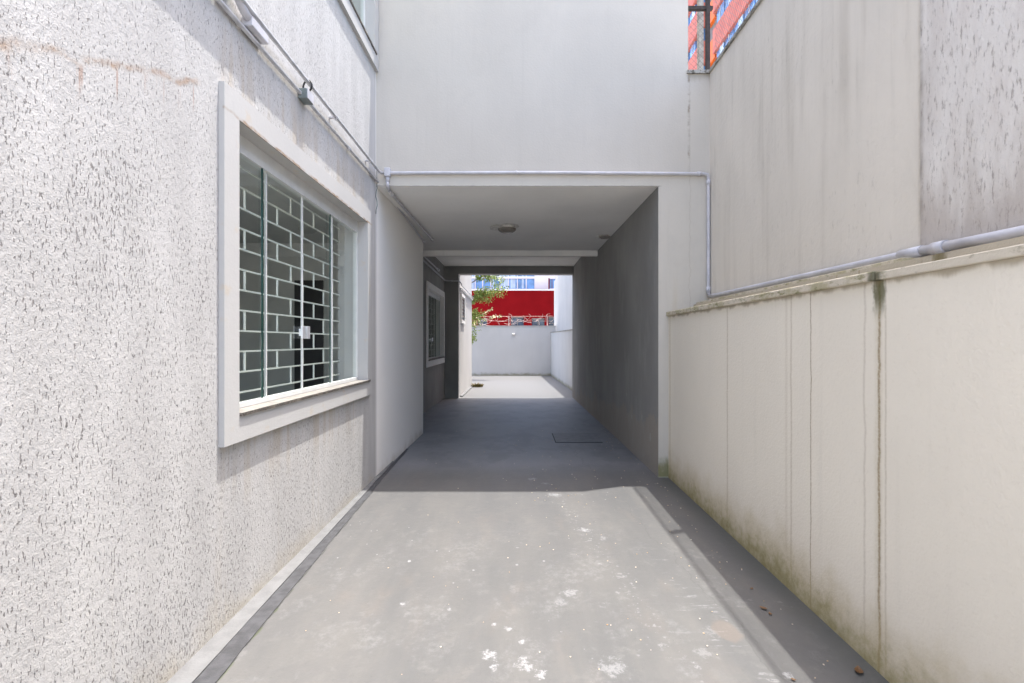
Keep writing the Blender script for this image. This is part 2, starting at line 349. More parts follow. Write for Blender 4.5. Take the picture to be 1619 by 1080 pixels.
# ---------------------------------------------------------------- geometry helpers
class MB:
    def __init__(s): s.v = []; s.f = []; s.m = []
    def quad(s, pts, mi=0):
        i = len(s.v); s.v += [tuple(p) for p in pts]; s.f.append(tuple(range(i, i+len(pts)))); s.m.append(mi)
    def box(s, x0, x1, y0, y1, z0, z1, mi=0):
        if x0 > x1: x0, x1 = x1, x0
        if y0 > y1: y0, y1 = y1, y0
        if z0 > z1: z0, z1 = z1, z0
        p = [(x, y, z) for x in (x0, x1) for y in (y0, y1) for z in (z0, z1)]
        i = len(s.v); s.v += p
        for f in ((0, 1, 3, 2), (4, 6, 7, 5), (0, 4, 5, 1), (2, 3, 7, 6), (0, 2, 6, 4), (1, 5, 7, 3)):
            s.f.append(tuple(i+k for k in f)); s.m.append(mi)
        return s
    def hexa(s, b, t, mi=0):       # b, t: four points each, counter-clockwise from above
        i = len(s.v); s.v += [tuple(p) for p in b+t]
        for f in ((3, 2, 1, 0), (4, 5, 6, 7), (0, 1, 5, 4), (1, 2, 6, 5), (2, 3, 7, 6), (3, 0, 4, 7)):
            s.f.append(tuple(i+k for k in f)); s.m.append(mi)
        return s
    def tube(s, pts, r, seg=10, r1=None, mi=0):
        pts = [Vector(p) for p in pts]; n = len(pts); base = len(s.v); up = None
        for k, p in enumerate(pts):
            a = pts[max(k-1, 0)]; b = pts[min(k+1, n-1)]; t = (b-a).normalized()
            if up is None:
                up = Vector((0, 0, 1)) if abs(t.z) < .9 else Vector((1, 0, 0))
            sd_ = t.cross(up).normalized(); up = sd_.cross(t).normalized()
            rr = r if r1 is None else r + (r1-r)*k/max(1, n-1)
            for j in range(seg):
                an = 2*math.pi*j/seg; s.v.append(tuple(p + (sd_*math.cos(an)+up*math.sin(an))*rr))
        for k in range(n-1):
            for j in range(seg):
                a = base+k*seg+j; b = base+k*seg+(j+1) % seg
                s.f.append((a, a+seg, b+seg, b)); s.m.append(mi)
        s.f.append(tuple(base+j for j in range(seg))); s.m.append(mi)
        s.f.append(tuple(base+(n-1)*seg+j for j in range(seg))[::-1]); s.m.append(mi)
        return s
    def plate(s, us, zs, holes, w0, w1, axis, mi=0):
        """wall plate with rectangular openings. axis 'x': plane at x, u=y; axis 'y': plane at y, u=x"""
        U = sorted(set([us[0], us[1]] + [k for h in holes for k in h[:2] if us[0] <= k <= us[1]]))
        Z = sorted(set([zs[0], zs[1]] + [k for h in holes for k in h[2:] if zs[0] <= k <= zs[1]]))
        def solid(i, j):
            if i < 0 or j < 0 or i >= len(U)-1 or j >= len(Z)-1: return False
            u = (U[i]+U[i+1])/2; z = (Z[j]+Z[j+1])/2
            return not any(h[0] < u < h[1] and h[2] < z < h[3] for h in holes)
        P = (lambda w_, u, z: (w_, u, z)) if axis == 'x' else (lambda w_, u, z: (u, w_, z))
        for i in range(len(U)-1):
            for j in range(len(Z)-1):
                if not solid(i, j): continue
                a, b, c_, d = U[i], U[i+1], Z[j], Z[j+1]
                for w_ in (w0, w1): s.quad([P(w_, a, c_), P(w_, b, c_), P(w_, b, d), P(w_, a, d)], mi)
                if not solid(i-1, j): s.quad([P(w0, a, c_), P(w1, a, c_), P(w1, a, d), P(w0, a, d)], mi)
                if not solid(i+1, j): s.quad([P(w0, b, c_), P(w1, b, c_), P(w1, b, d), P(w0, b, d)], mi)
                if not solid(i, j-1): s.quad([P(w0, a, c_), P(w1, a, c_), P(w1, b, c_), P(w0, b, c_)], mi)
                if not solid(i, j+1): s.quad([P(w0, a, d), P(w1, a, d), P(w1, b, d), P(w0, b, d)], mi)
        return s
    def build(s, name, mats, parent=None, at=(0, 0, 0), smooth=False, local=False, weld=True, bevel=0):
        me = bpy.data.meshes.new(name)
        off = 0 if local else H
        me.from_pydata([(a, b, c_+off) for a, b, c_ in s.v], [], s.f)
        if not isinstance(mats, (list, tuple)): mats = [mats]
        for k in mats: me.materials.append(k)
        for p, k in zip(me.polygons, s.m): p.material_index = k
        bm = bmesh.new(); bm.from_mesh(me)
        if weld: bmesh.ops.remove_doubles(bm, verts=bm.verts, dist=1e-5)
        if weld: bmesh.ops.recalc_face_normals(bm, faces=bm.faces)
        bm.to_mesh(me); bm.free()
        if smooth:
            for p in me.polygons: p.use_smooth = len(p.vertices) == 4 or smooth == 2
        o = bpy.data.objects.new(name, me); C.objects.link(o)
        if parent is not None:
            o.parent = parent
            o.location = Vector(at) - (parent.location if parent.parent is None and parent.type == 'EMPTY' else Vector())
        else: o.location = at
        if bevel:
            b = o.modifiers.new('bevel', 'BEVEL'); b.width = bevel; b.segments = 2; b.limit_method = 'ANGLE'; b.angle_limit = .7
        return o
def tag(o, label=None, cat=None, group=None, kind=None):
    for k, v in (('label', label), ('category', cat), ('group', group), ('kind', kind)):
        if v: o[k] = v
    return o
def thing(name, loc, label, cat, group=None):
    o = bpy.data.objects.new(name, None); C.objects.link(o); o.location = loc; o.empty_display_size = .2
    return tag(o, label, cat, group)
def structure(name, mb, mat, **k): return tag(mb.build(name, mat, **k), kind='structure')
def recolor(o, fn):
    for p in o.data.polygons:
        k = fn(p.center - Vector((0, 0, H)), p.normal)
        if k is not None: p.material_index = k

# ---------------------------------------------------------------- ground
XL, XR = -1.455, 1.555
prof = [(-60, -1.50), (0, -1.448), (2.05, -1.425), (4.95, -1.40), (7.4, -1.416), (12.4, -1.468), (20.8, -1.475)]
def fz(d):
    for (a, za), (b, zb) in zip(prof, prof[1:]):
        if d <= b: return za + (zb-za)*(d-a)/(b-a)
    return prof[-1][1]
g = MB(); g.box(-400, 400, -400, 400, -2.2, -1.52); structure('ground', g, M['bounce_ground'])
g = MB()
ys = [-12, 0, 2.05, 4.95, 7.4, 12.4, 20.8]
for a, b in zip(ys, ys[1:]):
    x0, x1 = (-1.5, 1.6) if b <= 4.96 else ((-1.9, 1.5) if b < 12.5 else (-5, 2.0))
    g.hexa([(x0, a, -1.6), (x1, a, -1.6), (x1, b, -1.6), (x0, b, -1.6)], [(x0, a, fz(a)), (x1, a, fz(a)), (x1, b, fz(b)), (x0, b, fz(b))])
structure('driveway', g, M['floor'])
# kerb strip along the house and dark drain strip beside it
def strip(name, mat, rows, h0, h1, base=.02):
    g = MB()
    for (d0, a0, b0), (d1, a1, b1) in zip(rows, rows[1:]):
        g.hexa([(a0, d0, fz(d0)-base), (b0, d0, fz(d0)-base), (b1, d1, fz(d1)-base), (a1, d1, fz(d1)-base)],
               [(a0, d0, fz(d0)+h0), (b0, d0, fz(d0)+h1), (b1, d1, fz(d1)+h1), (a1, d1, fz(d1)+h0)])
    return structure(name, g, mat)
strip('kerb', M['kerb'], [(-2.2, -1.456, -1.345), (2, -1.456, -1.352), (4.95, -1.456, -1.415), (5.6, -1.456, -1.44)], .012, .010)
def lerp_rows(rows, n, wob):
    out = []
    for (d0, a0, b0), (d1, a1, b1) in zip(rows, rows[1:]):
        for k in range(n):
            t = k/n; d_ = d0+(d1-d0)*t; e = noise.noise(Vector((d_*3.1, 0, 5)))*wob + noise.noise(Vector((d_*11, 2, 5)))*wob*.4
            out.append((d_, a0+(a1-a0)*t + noise.noise(Vector((d_*2.3, 7, 0)))*wob*.3, b0+(b1-b0)*t + e))
    return out + [rows[-1]]
strip('drain_channel', M['drain'], lerp_rows([(-2.2, -1.343, -1.25), (2, -1.350, -1.262), (4.95, -1.413, -1.375), (6.3, -1.452, -1.425)], 40, .012), .006, .004)
strip('yard_kerb', M['kerb'], [(12.75, -1.528, -1.45), (16.1, -1.528, -1.44)], .03, .028)

# ---------------------------------------------------------------- house
house = thing('house', (-1.9, 6, 0), 'white two storey house with rough rendered side wall and a covered passage bridging the driveway', 'house')
wins = [(2.338, -.515), (2.56, 2.765)]                 # near edge, outer bottom of the windows on the near wall
def hole(y0, z0): return (y0+.123, y0+2.249, z0+.126, z0+1.656)
hw = MB().plate((-2.2, 7.42), (-1.6, 5.3), [hole(*k) for k in wins], XL, XL-.25, 'x')
hw.build('wall', M['stucco'], house)
# far dark wall of the passage with its window
X2 = -1.876
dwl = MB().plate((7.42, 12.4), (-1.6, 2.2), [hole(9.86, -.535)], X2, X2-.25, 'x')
dwl.build('passage_wall', M['dark'], house)
MB().box(-1.71, X2-.24, 7.17, 7.419, -1.6, 2.2).build('return_wall', M['dark'], house)
# facade over the passage
fa = MB().plate((XL, 1.98), (-1.6, 5.3), [(XL-.1, 1.452, -1.7, 1.6), (1.759, 2.1, 2.755, 5.4)], 4.95, 5.2, 'y')
fo = fa.build('facade', [M['facade'], M['dark'], M['ceiling']], house)
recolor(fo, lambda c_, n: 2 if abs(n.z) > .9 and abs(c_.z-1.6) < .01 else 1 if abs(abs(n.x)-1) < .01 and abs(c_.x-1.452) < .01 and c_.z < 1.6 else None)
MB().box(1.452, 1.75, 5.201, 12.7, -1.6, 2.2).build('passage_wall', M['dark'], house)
g = MB()
g.hexa([(-1.9, 5.201, 1.602), (1.451, 5.201, 1.602), (1.451, 8.689, 1.646), (-1.9, 8.689, 1.646)], [(-1.9, 5.201, 1.9), (1.451, 5.201, 1.9), (1.451, 8.689, 1.9), (-1.9, 8.689, 1.9)])
g.build('ceiling', M['ceiling'], house)
MB().box(-1.875, 1.451, 8.69, 8.78, 1.548, 1.99).build('beam', M['ceiling'], house)
MB().box(-1.9, 1.451, 8.781, 12.399, 1.94, 2.1).build('ceiling', M['ceiling'], house)
g = MB().plate((-2.12, 1.449), (-1.6, 2.2), [(-1.52, 1.6, -1.7, 1.746)], 12.4, 12.7, 'y')
o = g.build('portal', [M['dark'], M['white']], house); recolor(o, lambda c_, n: 0 if (abs(n.y) > .9 and c_.y < 12.45) else 1)
MB().box(-6, 1.758, 5.201, 12.72, 2.201, 5.299).build('upper_storey', M['white'], house)
MB().box(-6, XL-.251, .4, 5.2, 5.0, 5.299).build('roof', M['white'], house)  # cut short out of view so sky light reaches the open rooms
MB().box(-6, -5.8, .4, 5.2, -1.6, 4.99).build('wall', M['white'], house)
# rooms behind the windows; op leaves the unseen near end open for sky light
def room(y0, y1, z0, z1, xf, xb, op=0):
    g = MB()
    g.quad([(xb, y0, z0), (xb, y1, z0), (xb, y1, z1), (xb, y0, z1)])
    for yy in ((y1,) if op else (y0, y1)): g.quad([(xb, yy, z0), (xf, yy, z0), (xf, yy, z1), (xb, yy, z1)])
    for zz in (z0, z1): g.quad([(xb, y0, zz), (xf, y0, zz), (xf, y1, zz), (xb, y1, zz)])
    r = g.build('room', M['room'], house); return r
r = room(.6, 7.1, -1.38, 1.45, XL-.252, -4.4, 1)
d = MB(); d.box(-3.28, -2.86, 7.07, 7.095, -1.37, .90); d.build('doorway', M['room_dark'], r)
room(8.6, 12.6, -1.38, 1.45, X2-.252, -4.5)
room(.6, 5.1, 1.8, 4.6, XL-.252, -4.4, 1)

# windows (part of the house): built once, copied
def make_window():
    g = MB().plate((0, 2.375), (0, 1.782), [(.127, 2.245, .130, 1.652)], .03, -.256, 'x')
    # the lining goes through the wall; the outer rim only sits on the face
    g = MB()
    g.plate((0, 2.375), (0, 1.782), [(.127, 2.245, .130, 1.652)], .03, .001, 'x')
    g.plate((.1235, 2.2485), (.1265, 1.6555), [(.127, 2.245, .130, 1.652)], .0005, -.256, 'x')
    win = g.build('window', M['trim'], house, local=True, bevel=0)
    def sub(name, g, mat, **k): return g.build(name, mat, win, local=True, **k)
    so_ = sub('sill', MB().box(-.105, .040, .1275, 2.30, .1305, .148), [M['granite'], M['stone']])
    for p in so_.data.polygons:
        if p.normal.z > .9: p.material_index = 1
    f = MB().plate((.1275, 2.2445), (.1505, 1.6515), [(.142, 2.232, .176, 1.553)], -.066, -.11, 'x')
    sub('frame', f, M['alu'])
    for u in (.612, 1.108, 1.662): sub('mullion', MB().box(-.096, -.084, u-.006, u+.006, .1765, 1.5525), M['alu'])
    for a, b, xx in ((.143, .603, -.082), (.621, 1.099, -.09), (1.117, 1.653, -.09), (1.671, 2.231, -.082)):
        sub('pane', _last(xx, a, b), M['glass'])
    for a, b in ((.539, .5455), (1.586, 1.590)): sub('pane_edge', MB().box(-.079, -.070, a, b, .177, 1.552), M['glass_edge'])
    h = MB(); h.box(-.071, -.056, 1.045, 1.094, .535, .625); h.box(-.071, -.056, 1.122, 1.168, .535, .625); h.box(-.09, -.071, 1.06, 1.08, .555, .605)
    sub('handle', h, M['metal'], bevel=.002)
    gr = MB(); k = 0; zt = 1.460 + .1257; t = .0055
    rows = [zt - .1257*i for i in range(12)]
    for i, z in enumerate(rows):
        if z < 1.645: gr.box(-.247, -.238, .128, 2.244, z-t, z+t)
        y = (.655 if i % 2 else .453) - .405*2
        while y < 2.24:
            if y > .135 and i < 11: gr.box(-.2475, -.2385, y-t, y+t, max(.131, rows[i]-.1257), min(rows[i], 1.65))
            y += .405
    sub('grille', gr, M['grille'])
    return win
def _last(xx, a, b):
    g = MB(); g.quad([(xx, a, .177), (xx, b, .177), (xx, b, 1.552), (xx, a, 1.552)]); return g
win = make_window()
def put(w_, x, y, z): w_.location = Vector((x, y, z+H)) - house.location
put(win, XL, *wins[0])
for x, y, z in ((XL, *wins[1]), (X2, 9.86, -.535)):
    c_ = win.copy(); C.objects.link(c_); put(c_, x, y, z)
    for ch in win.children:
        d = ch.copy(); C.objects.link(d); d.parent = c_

# annex wall in the rear yard
annex = thing('annex_building', (-2.5, 14.4, 0), 'white side building beyond the passage with louvred vent and thin ledge', 'building')
MB().box(-5, -1.53, 12.721, 16.1, -1.6, 3.6).build('wall', M['white'], annex)
MB().box(-1.529, -1.49, 12.73, 16.12, 1.38, 1.43).build('ledge', M['trim'], annex)
v = MB().plate((12.9, 13.75), (.50, 1.30), [(12.98, 13.67, .58, 1.22)], -1.529, -1.49, 'x').build('vent', M['trim'], annex)
g = MB()
for k in range(7):
    z = .60+k*.09; g.hexa([(-1.529, 12.985, z+.04), (-1.5, 12.985, z), (-1.5, 13.665, z), (-1.529, 13.665, z+.04)], [(-1.529, 12.985, z+.05), (-1.5, 12.985, z+.01), (-1.5, 13.665, z+.01), (-1.529, 13.665, z+.05)])
g.build('louvre', M['darkglass'], v)

# ---------------------------------------------------------------- walls on the right
lw = thing('boundary_wall', (1.66, 2, 0), 'low cream rendered wall with brown streaks and mossy foot along the right of the driveway', 'wall')
MB().box(XR, 1.81, -2.2, 4.948, -1.6, .262).build('wall', M['low_wall'], lw)
g = MB(); g.box(1.532, 1.815, 2.075, 4.949, .2625, .304); g.build('coping', M['coping'], lw, bevel=.006)
g = MB(); g.box(1.540, 1.815, -2.2, 2.070, .2625, .298); g.build('coping', M['coping'], lw, bevel=.004)
nw = thing('neighbour_wall', (2.1, 2, 0), 'tall weathered wall above the low cream wall, rough and stained towards the near end', 'wall')
MB().box(1.98, 2.15, 2.35, 4.948, -1.6, 2.755).build('wall', M['neigh'], nw)
MB().box(1.968, 2.15, -2.2, 2.348, -1.6, 2.755).build('wall', M['neigh'], nw)
MB().box(1.812, 1.967, -2.2, 4.947, -1.6, .378).build('plinth', M['low_wall'], nw)
MB().box(1.84, 1.979, 2.30, 4.947, .379, .402).build('ledge', M['coping'], nw, bevel=.004)
g = MB(); g.box(1.962, 2.17, -2.2, 4.93, 2.756, 2.785); g.build('cap', M['cap'], nw)
MB().box(1.745, 2.17, 4.932, 5.22, 2.756, 2.79).build('cap', M['cap'], nw)
MB().box(1.981, 2.2, 5.221, 12.7, -1.6, 2.755).build('wall', M['white'], nw)
rw = thing('yard_side_wall', (1.8, 17, 0), 'tall pale wall closing the right side of the rear yard', 'wall')
MB().hexa([(1.98, 12.71, -1.6), (2.2, 12.71, -1.6), (1.9, 22, -1.6), (1.68, 22, -1.6)], [(1.98, 12.71, 2.755), (2.2, 12.71, 2.755), (1.9, 22, 2.755), (1.68, 22, 2.755)]).build('wall', M['rear'], rw)
lr = thing('yard_low_wall', (1.6, 17, 0), 'low pale wall in front of the tall side wall of the rear yard', 'wall')
def xr(d): return 1.69 - (d-12.71)*.0297
MB().hexa([(xr(12.75), 12.75, -1.6), (1.96, 12.75, -1.6), (1.70, 20.79, -1.6), (xr(20.79), 20.79, -1.6)], [(xr(12.75), 12.75, .34), (1.96, 12.75, .34), (1.70, 20.79, .38), (xr(20.79), 20.79, .38)]).build('wall', M['rear'], lr)
MB().hexa([(xr(12.75)-.02, 12.76, .341), (1.95, 12.76, .341), (1.69, 20.78, .381), (xr(20.79)-.02, 20.78, .381)], [(xr(12.75)-.02, 12.76, .36), (1.95, 12.76, .36), (1.69, 20.78, .40), (xr(20.79)-.02, 20.78, .40)]).build('coping', M['cap'], lr)
bw = thing('back_wall', (0, 20.9, 0), 'white wall across the far end of the rear yard below the red building', 'wall')
MB().box(-7, 1.66, 20.8, 21.0, -1.6, .655).build('wall', M['rear'], bw)
MB().box(-7, 1.67, 20.78, 21.02, .656, .685).build('coping', M['white'], bw)
lamp = thing('wall_lamp', (-.17, 20.75, H+.25), 'small yellowed bulkhead lamp on the white wall at the end of the yard', 'lamp')
MB().box(-.24, -.10, 20.75, 20.799, .27, .36).build('base', M['lamp_plate'], lamp, bevel=.01)
MB().tube([(-.17, 20.76, .315), (-.17, 20.70, .315)], .045, 14, .02).build('lamp_shade', M['lamp_plate'], lamp, smooth=True)

# ---------------------------------------------------------------- pipes
def pipe(name, segs, mat, label, cat='pipe', fits=(), clips=(), group=None):
    p0 = Vector(segs[0][0][0]); root = thing(name, (p0.x, p0.y, p0.z+H), label, cat, group)
    for pts, r in segs: MB().tube(pts, r, 14).build('pipe', mat, root, smooth=True)
    for pts, r in fits: MB().tube(pts, r, 14).build('coupling', mat, root, smooth=True)
    for x, y, z, r in clips:
        MB().tube([(x, y-.012, z), (x, y+.012, z)], r, 12).box(XL+.001, x, y-.01, y+.01, z-.005, z+.005).build('clip', mat, root)
    return root
xu = XL+.052
pipe('conduit', [([(xu, -2.2, 1.755), (xu, 2, 1.745), (xu, 4.86, 1.725), (xu+.012, 4.91, 1.725), (xu+.06, 4.925, 1.726)], .0135)], M['conduit'],
     'upper grey conduit along the rough house wall above the large window', 'conduit', clips=[(xu, y, 1.75-y*.005, .018) for y in (.9, 2.4, 3.72, 4.6)])
xl = XL+.018
pipe('conduit', [([(xl, -2.2, 1.63), (xl, 3.2, 1.645), (xl, 5.1, 1.645), (xl, 6.3, 1.60), (xl, 7.36, 1.535)], .0125)], M['conduit'],
     'lower grey conduit hugging the house wall and running on into the passage', 'conduit', fits=[([(xl, 7.35, 1.535), (xl, 7.41, 1.532)], .024), ([(xl, 5.1, 1.645), (xl, 5.22, 1.642)], .017)],
     clips=[(xl, y, 1.643, .018) for y in (.6, 1.7, 4.1)])
# junction box with hook of cable, and the pale junction box further left
jb = thing('junction_box', (XL+.04, 3.25, H+1.6), 'dark grey junction box with black cable loop on the lower conduit', 'junction box')
MB().box(XL+.001, XL+.062, 3.18, 3.28, 1.612, 1.680).build('box', M['box_dark'], jb, bevel=.005)
MB().box(XL+.0625, XL+.067, 3.183, 3.277, 1.615, 1.677).build('cover', M['pvc'], jb, bevel=.001)
pts = [(XL+.045+.034*math.cos(a), 3.23-.012*math.cos(a), 1.715+.038*math.sin(a)) for a in [math.radians(k) for k in range(-60, 215, 15)]]
MB().tube(pts, .006, 8).build('cable', M['black'], jb, smooth=True)
hc = thing('cable', (XL+.02, 4.9, H+1.5), 'thin loose dark cable dangling in the corner below the conduits', 'cable')
MB().tube([(XL+.012+.006*math.sin(k*1.7), 4.925+.01*math.cos(k*1.3), 1.62-.045*k) for k in range(8)], .0035, 6).tube([(XL+.012, 4.935, 1.76-.03*k) for k in range(4)], .0025, 6).build('cable', M['box_dark'], hc, smooth=True)
jc = thing('junction_box', (XL+.04, 2.55, H+1.68), 'pale grey junction box with an upright pipe between the two conduits near the top left', 'junction box')
MB().box(XL+.001, XL+.06, 2.53, 2.70, 1.665, 1.715).build('box', M['pvc'], jc, bevel=.006)
MB().tube([(XL+.035, 2.56, 1.70), (XL+.035, 2.50, 1.715), (XL+.035, 2.42, 1.76), (XL+.035, 2.36, 1.82), (XL+.035, 2.34, 2.6), (XL+.035, 2.34, 5.2)], .022, 12).build('pipe', M['pvc'], jc, smooth=True)
MB().tube([(XL+.035, 2.355, 1.83), (XL+.035, 2.35, 1.90)], .028, 12).build('coupling', M['pvc'], jc, smooth=True)
# facade pipe, down the corner and along the neighbour wall
yf = 4.925; zp = 1.726; rp = .0215
fp = pipe('pipe', [([(xu+.06, yf, zp), (-1.34, yf, zp), (.2, yf, zp+.004), (1.9, yf, zp-.008), (1.945, yf, zp-.015), (1.957, yf, zp-.06), (1.957, yf, .52), (1.957, yf-.01, .475)], .017)],
          M['pvc'], 'pale grey pipe crossing the facade above the passage and dropping down its right corner',
          fits=[([(1.84, yf, zp-.007), (1.885, yf, zp-.008)], .022), ([(1.957, yf, zp-.07), (1.957, yf, zp-.12)], .022), ([(1.957, yf, .56), (1.957, yf, .50)], .022), ([(-.02, yf, zp+.003), (.0, yf, zp+.003)], .021)])
MB().box(-1.36, -1.30, yf-.03, 4.949, zp-.04, zp+.05).build('tee', M['pvc'], fp, bevel=.008)
MB().tube([(-1.33, yf, zp-.04), (-1.33, yf, zp-.09)], .021, 12).tube([(-1.33, yf-.005, zp-.09), (-1.33, yf+.0, zp-.13), (-1.335, yf+.05, 1.585), (-1.34, 5.02, 1.576)], .016, 12).build('elbow', M['pvc'], fp, smooth=True)
pipe('conduit', [([(-1.34, 5.02, 1.576), (-1.343, 5.25, 1.577), (-1.345, 7.55, 1.606)], .016)], M['conduit'], 'grey conduit fixed under the passage ceiling close to the left wall', 'conduit',
     fits=[([(-1.34, 5.12, 1.576), (-1.341, 5.24, 1.577)], .021), ([(-1.345, 7.55, 1.606), (-1.345, 7.62, 1.607)], .025)])
pipe('pipe', [([(1.957, 4.90, .462), (1.953, 4.7, .456), (1.94, 2.47, .437), (1.94, 2.30, .434)], .019), ([(1.938, 2.30, .434), (1.935, 1.9, .423), (1.93, -2.2, .35)], .0225)], M['pvc'],
     'pale grey pipe lying at the foot of the tall weathered wall on the right', fits=[([(1.939, 2.43, .436), (1.939, 2.30, .434)], .0265), ([(1.939, 2.24, .432), (1.937, 2.17, .430)], .029), ([(1.95, 3.42, .446), (1.95, 3.40, .446)], .022)])
xd = X2+.022
pipe('conduit', [([(xd, 7.45, 1.71), (xd, 11.2, 1.68)], .015)], M['pvc'], 'short grey conduit ending in a cap high on the dark passage wall', 'conduit', fits=[([(xd, 11.15, 1.68), (xd, 11.32, 1.68)], .032)])
pipe('conduit', [([(xd, 7.45, 1.62), (xd, 12.3, 1.565), (xd+.02, 12.37, 1.563), (xd+.08, 12.38, 1.562), (-1.54, 12.38, 1.56), (-1.50, 12.42, 1.558), (-1.495, 12.72, 1.55), (-1.478, 12.78, 1.49), (-1.47, 16, 1.445)], .017)], M['pvc'],
     'grey conduit turning over the dark pillar and out along the yard building', 'conduit', fits=[([(-1.70, 12.38, 1.561), (-1.66, 12.38, 1.561)], .023)])

# ---------------------------------------------------------------- ceiling lamps
def ceiling_lamp(x, y, z, label, torn):
    t = thing('ceiling_light', (x, y, z+H), label, 'ceiling light', 'ceiling lights of the passage')
    if torn:
        g = MB(); n = 22; random.seed(3)
        ring = []
        for k in range(n):
            a = 2*math.pi*k/n; r = .165*(1+.35*max(0, -math.cos(a))**3 + random.uniform(-.1, .08)); ring.append((x+r*math.cos(a)*1.08, y+r*math.sin(a), a))
        b = [(p[0], p[1], z-.004-.035*max(0, -math.cos(p[2]+.3))) for p in ring]
        tt = [(p[0], p[1], q[2]+.006) for p, q in zip(ring, b)]
        g.quad(b); g.quad(tt[::-1])
        for k in range(n): j = (k+1) % n; g.quad([b[k], tt[k], tt[j], b[j]])
        g.build('plate', M['lamp_plate'], t)
    R = .128; base = z - (.042 if torn else .008)
    MB().tube([(x, y, z-.002), (x, y, base)], .11 if torn else .125, 28).build('base', M['lamp_plate'], t, smooth=True)
    g = MB(); seg = 28; rings = [(R*math.cos(a), base - .062*math.sin(a)) for a in [math.radians(k) for k in (0, 15, 30, 45, 60, 75, 88)]]
    for k, (r, zz) in enumerate(rings):
        for j in range(seg): g.v.append((x+r*math.cos(2*math.pi*j/seg), y+r*math.sin(2*math.pi*j/seg), zz))
    for k in range(len(rings)-1):
        for j in range(seg):
            a = k*seg+j; b = k*seg+(j+1) % seg; g.f.append((a, a+seg, b+seg, b)); g.m.append(0)
    g.f.append(tuple((len(rings)-1)*seg+j for j in range(seg))); g.m.append(0)
    g.f.append(tuple(range(seg))); g.m.append(0)
    g.build('lamp_shade', M['dome'], t, smooth=2)
ceiling_lamp(-.145, 6.75, 1.622, 'nearer dome ceiling lamp with peeling round plate under the passage', True)
ceiling_lamp(-.125, 10.6, 1.94, 'farther dome ceiling lamp just behind the cross beam', False)
g = MB(); n = 18; random.seed(5); ring = []
for k in range(n):
    a = 2*math.pi*k/n; r = random.uniform(.75, 1.15); ring.append((1.345+.10*r*math.cos(a), 7.45+.13*r*math.sin(a)))
g.quad([(a, b, 1.615) for a, b in ring]); g.quad([(a, b, 1.64) for a, b in ring][::-1])
for k in range(n): j = (k+1) % n; g.quad([(*ring[k], 1.615), (*ring[k], 1.64), (*ring[j], 1.64), (*ring[j], 1.615)])
hb = thing('ceiling_box', (1.345, 7.45, 1.62+H), 'broken wiring outlet in bare plaster at the right edge of the passage ceiling', 'wiring box')
g.build('plaster_patch', M['patch'], hb)
MB().tube([(1.24, 7.42, 1.63), (1.24, 7.42, 1.60)], .026, 12).build('socket', M['alu'], hb, smooth=True)

# manhole lid in the passage floor
ml = thing('manhole_cover', (.86, 7.05, H-1.41), 'square concrete inspection lid in the passage floor near the dark wall', 'manhole cover')
zf = fz(7.05)
def fl(x0, x1, y0, y1, e): return [(x0, y0, fz(y0)+e), (x1, y0, fz(y0)+e), (x1, y1, fz(y1)+e), (x0, y1, fz(y1)+e)]
MB().hexa(fl(.53, 1.19, 6.70, 7.40, -.03), fl(.53, 1.19, 6.70, 7.40, .004)).build('rim', M['gap'], ml)
MB().hexa(fl(.541, 1.186, 6.712, 7.397, -.02), fl(.541, 1.186, 6.712, 7.397, .008)).build('lid', M['lid'], ml)

# ---------------------------------------------------------------- mesh fences on the wall tops
def chain(root, P, L, Ht, r=.0015, s=.065):
    """diamond mesh in the panel P(u, v), 0<u<L, 0<v<Ht"""
    g = MB(); k = -int(Ht/s)-1
    while k*s < L:
        for sg in (1, -1):
            u0 = k*s; a = (u0, 0) if sg == 1 else (u0+Ht, 0); b = (u0+Ht, Ht) if sg == 1 else (u0, Ht)
            # clip to 0..L
            (ua, va), (ub, vb) = a, b; t0, t1 = 0, 1; du = ub-ua
            lo, hi = sorted(((0-ua)/du, (L-ua)/du)); t0 = max(0, lo); t1 = min(1, hi)
            if t1 > t0: g.tube([P(ua+du*t0, Ht*t0), P(ua+du*t1, Ht*t1)], r, 4)
        k += 1
    g.build('mesh', M['wire'], root)
f1 = thing('mesh_fence', (1.9, 5.08, H+2.79), 'short wire mesh fence panel with rusty rail and pale concrete post beside the facade', 'fence')
chain(f1, lambda u, v: (1.70+u, 5.08, 2.80+v), .34, .72)
MB().box(1.70, 2.06, 5.06, 5.10, 3.50, 3.535).build('rail', M['rust'], f1)
MB().box(1.99, 2.028, 5.055, 5.095, 2.79, 4.4).build('post', M['rust'], f1)
MB().box(1.965, 2.015, 5.20, 5.26, 2.6, 4.6).build('concrete_post', M['concrete'], f1)
f2 = thing('mesh_fence', (2.05, 2.5, H+2.79), 'wire mesh fence running along the top of the tall weathered wall', 'fence')
chain(f2, lambda u, v: (2.05, 1.0+u, 2.79+v), 3.99, 1.2)
MB().box(2.042, 2.058, 1.0, 5.0, 3.99, 4.01).build('rail', M['rust'], f2)
for y in (1.2, 3.9): MB().box(2.062, 2.11, y, y+.05, 2.786, 4.1).build('post', M['concrete'], f2)

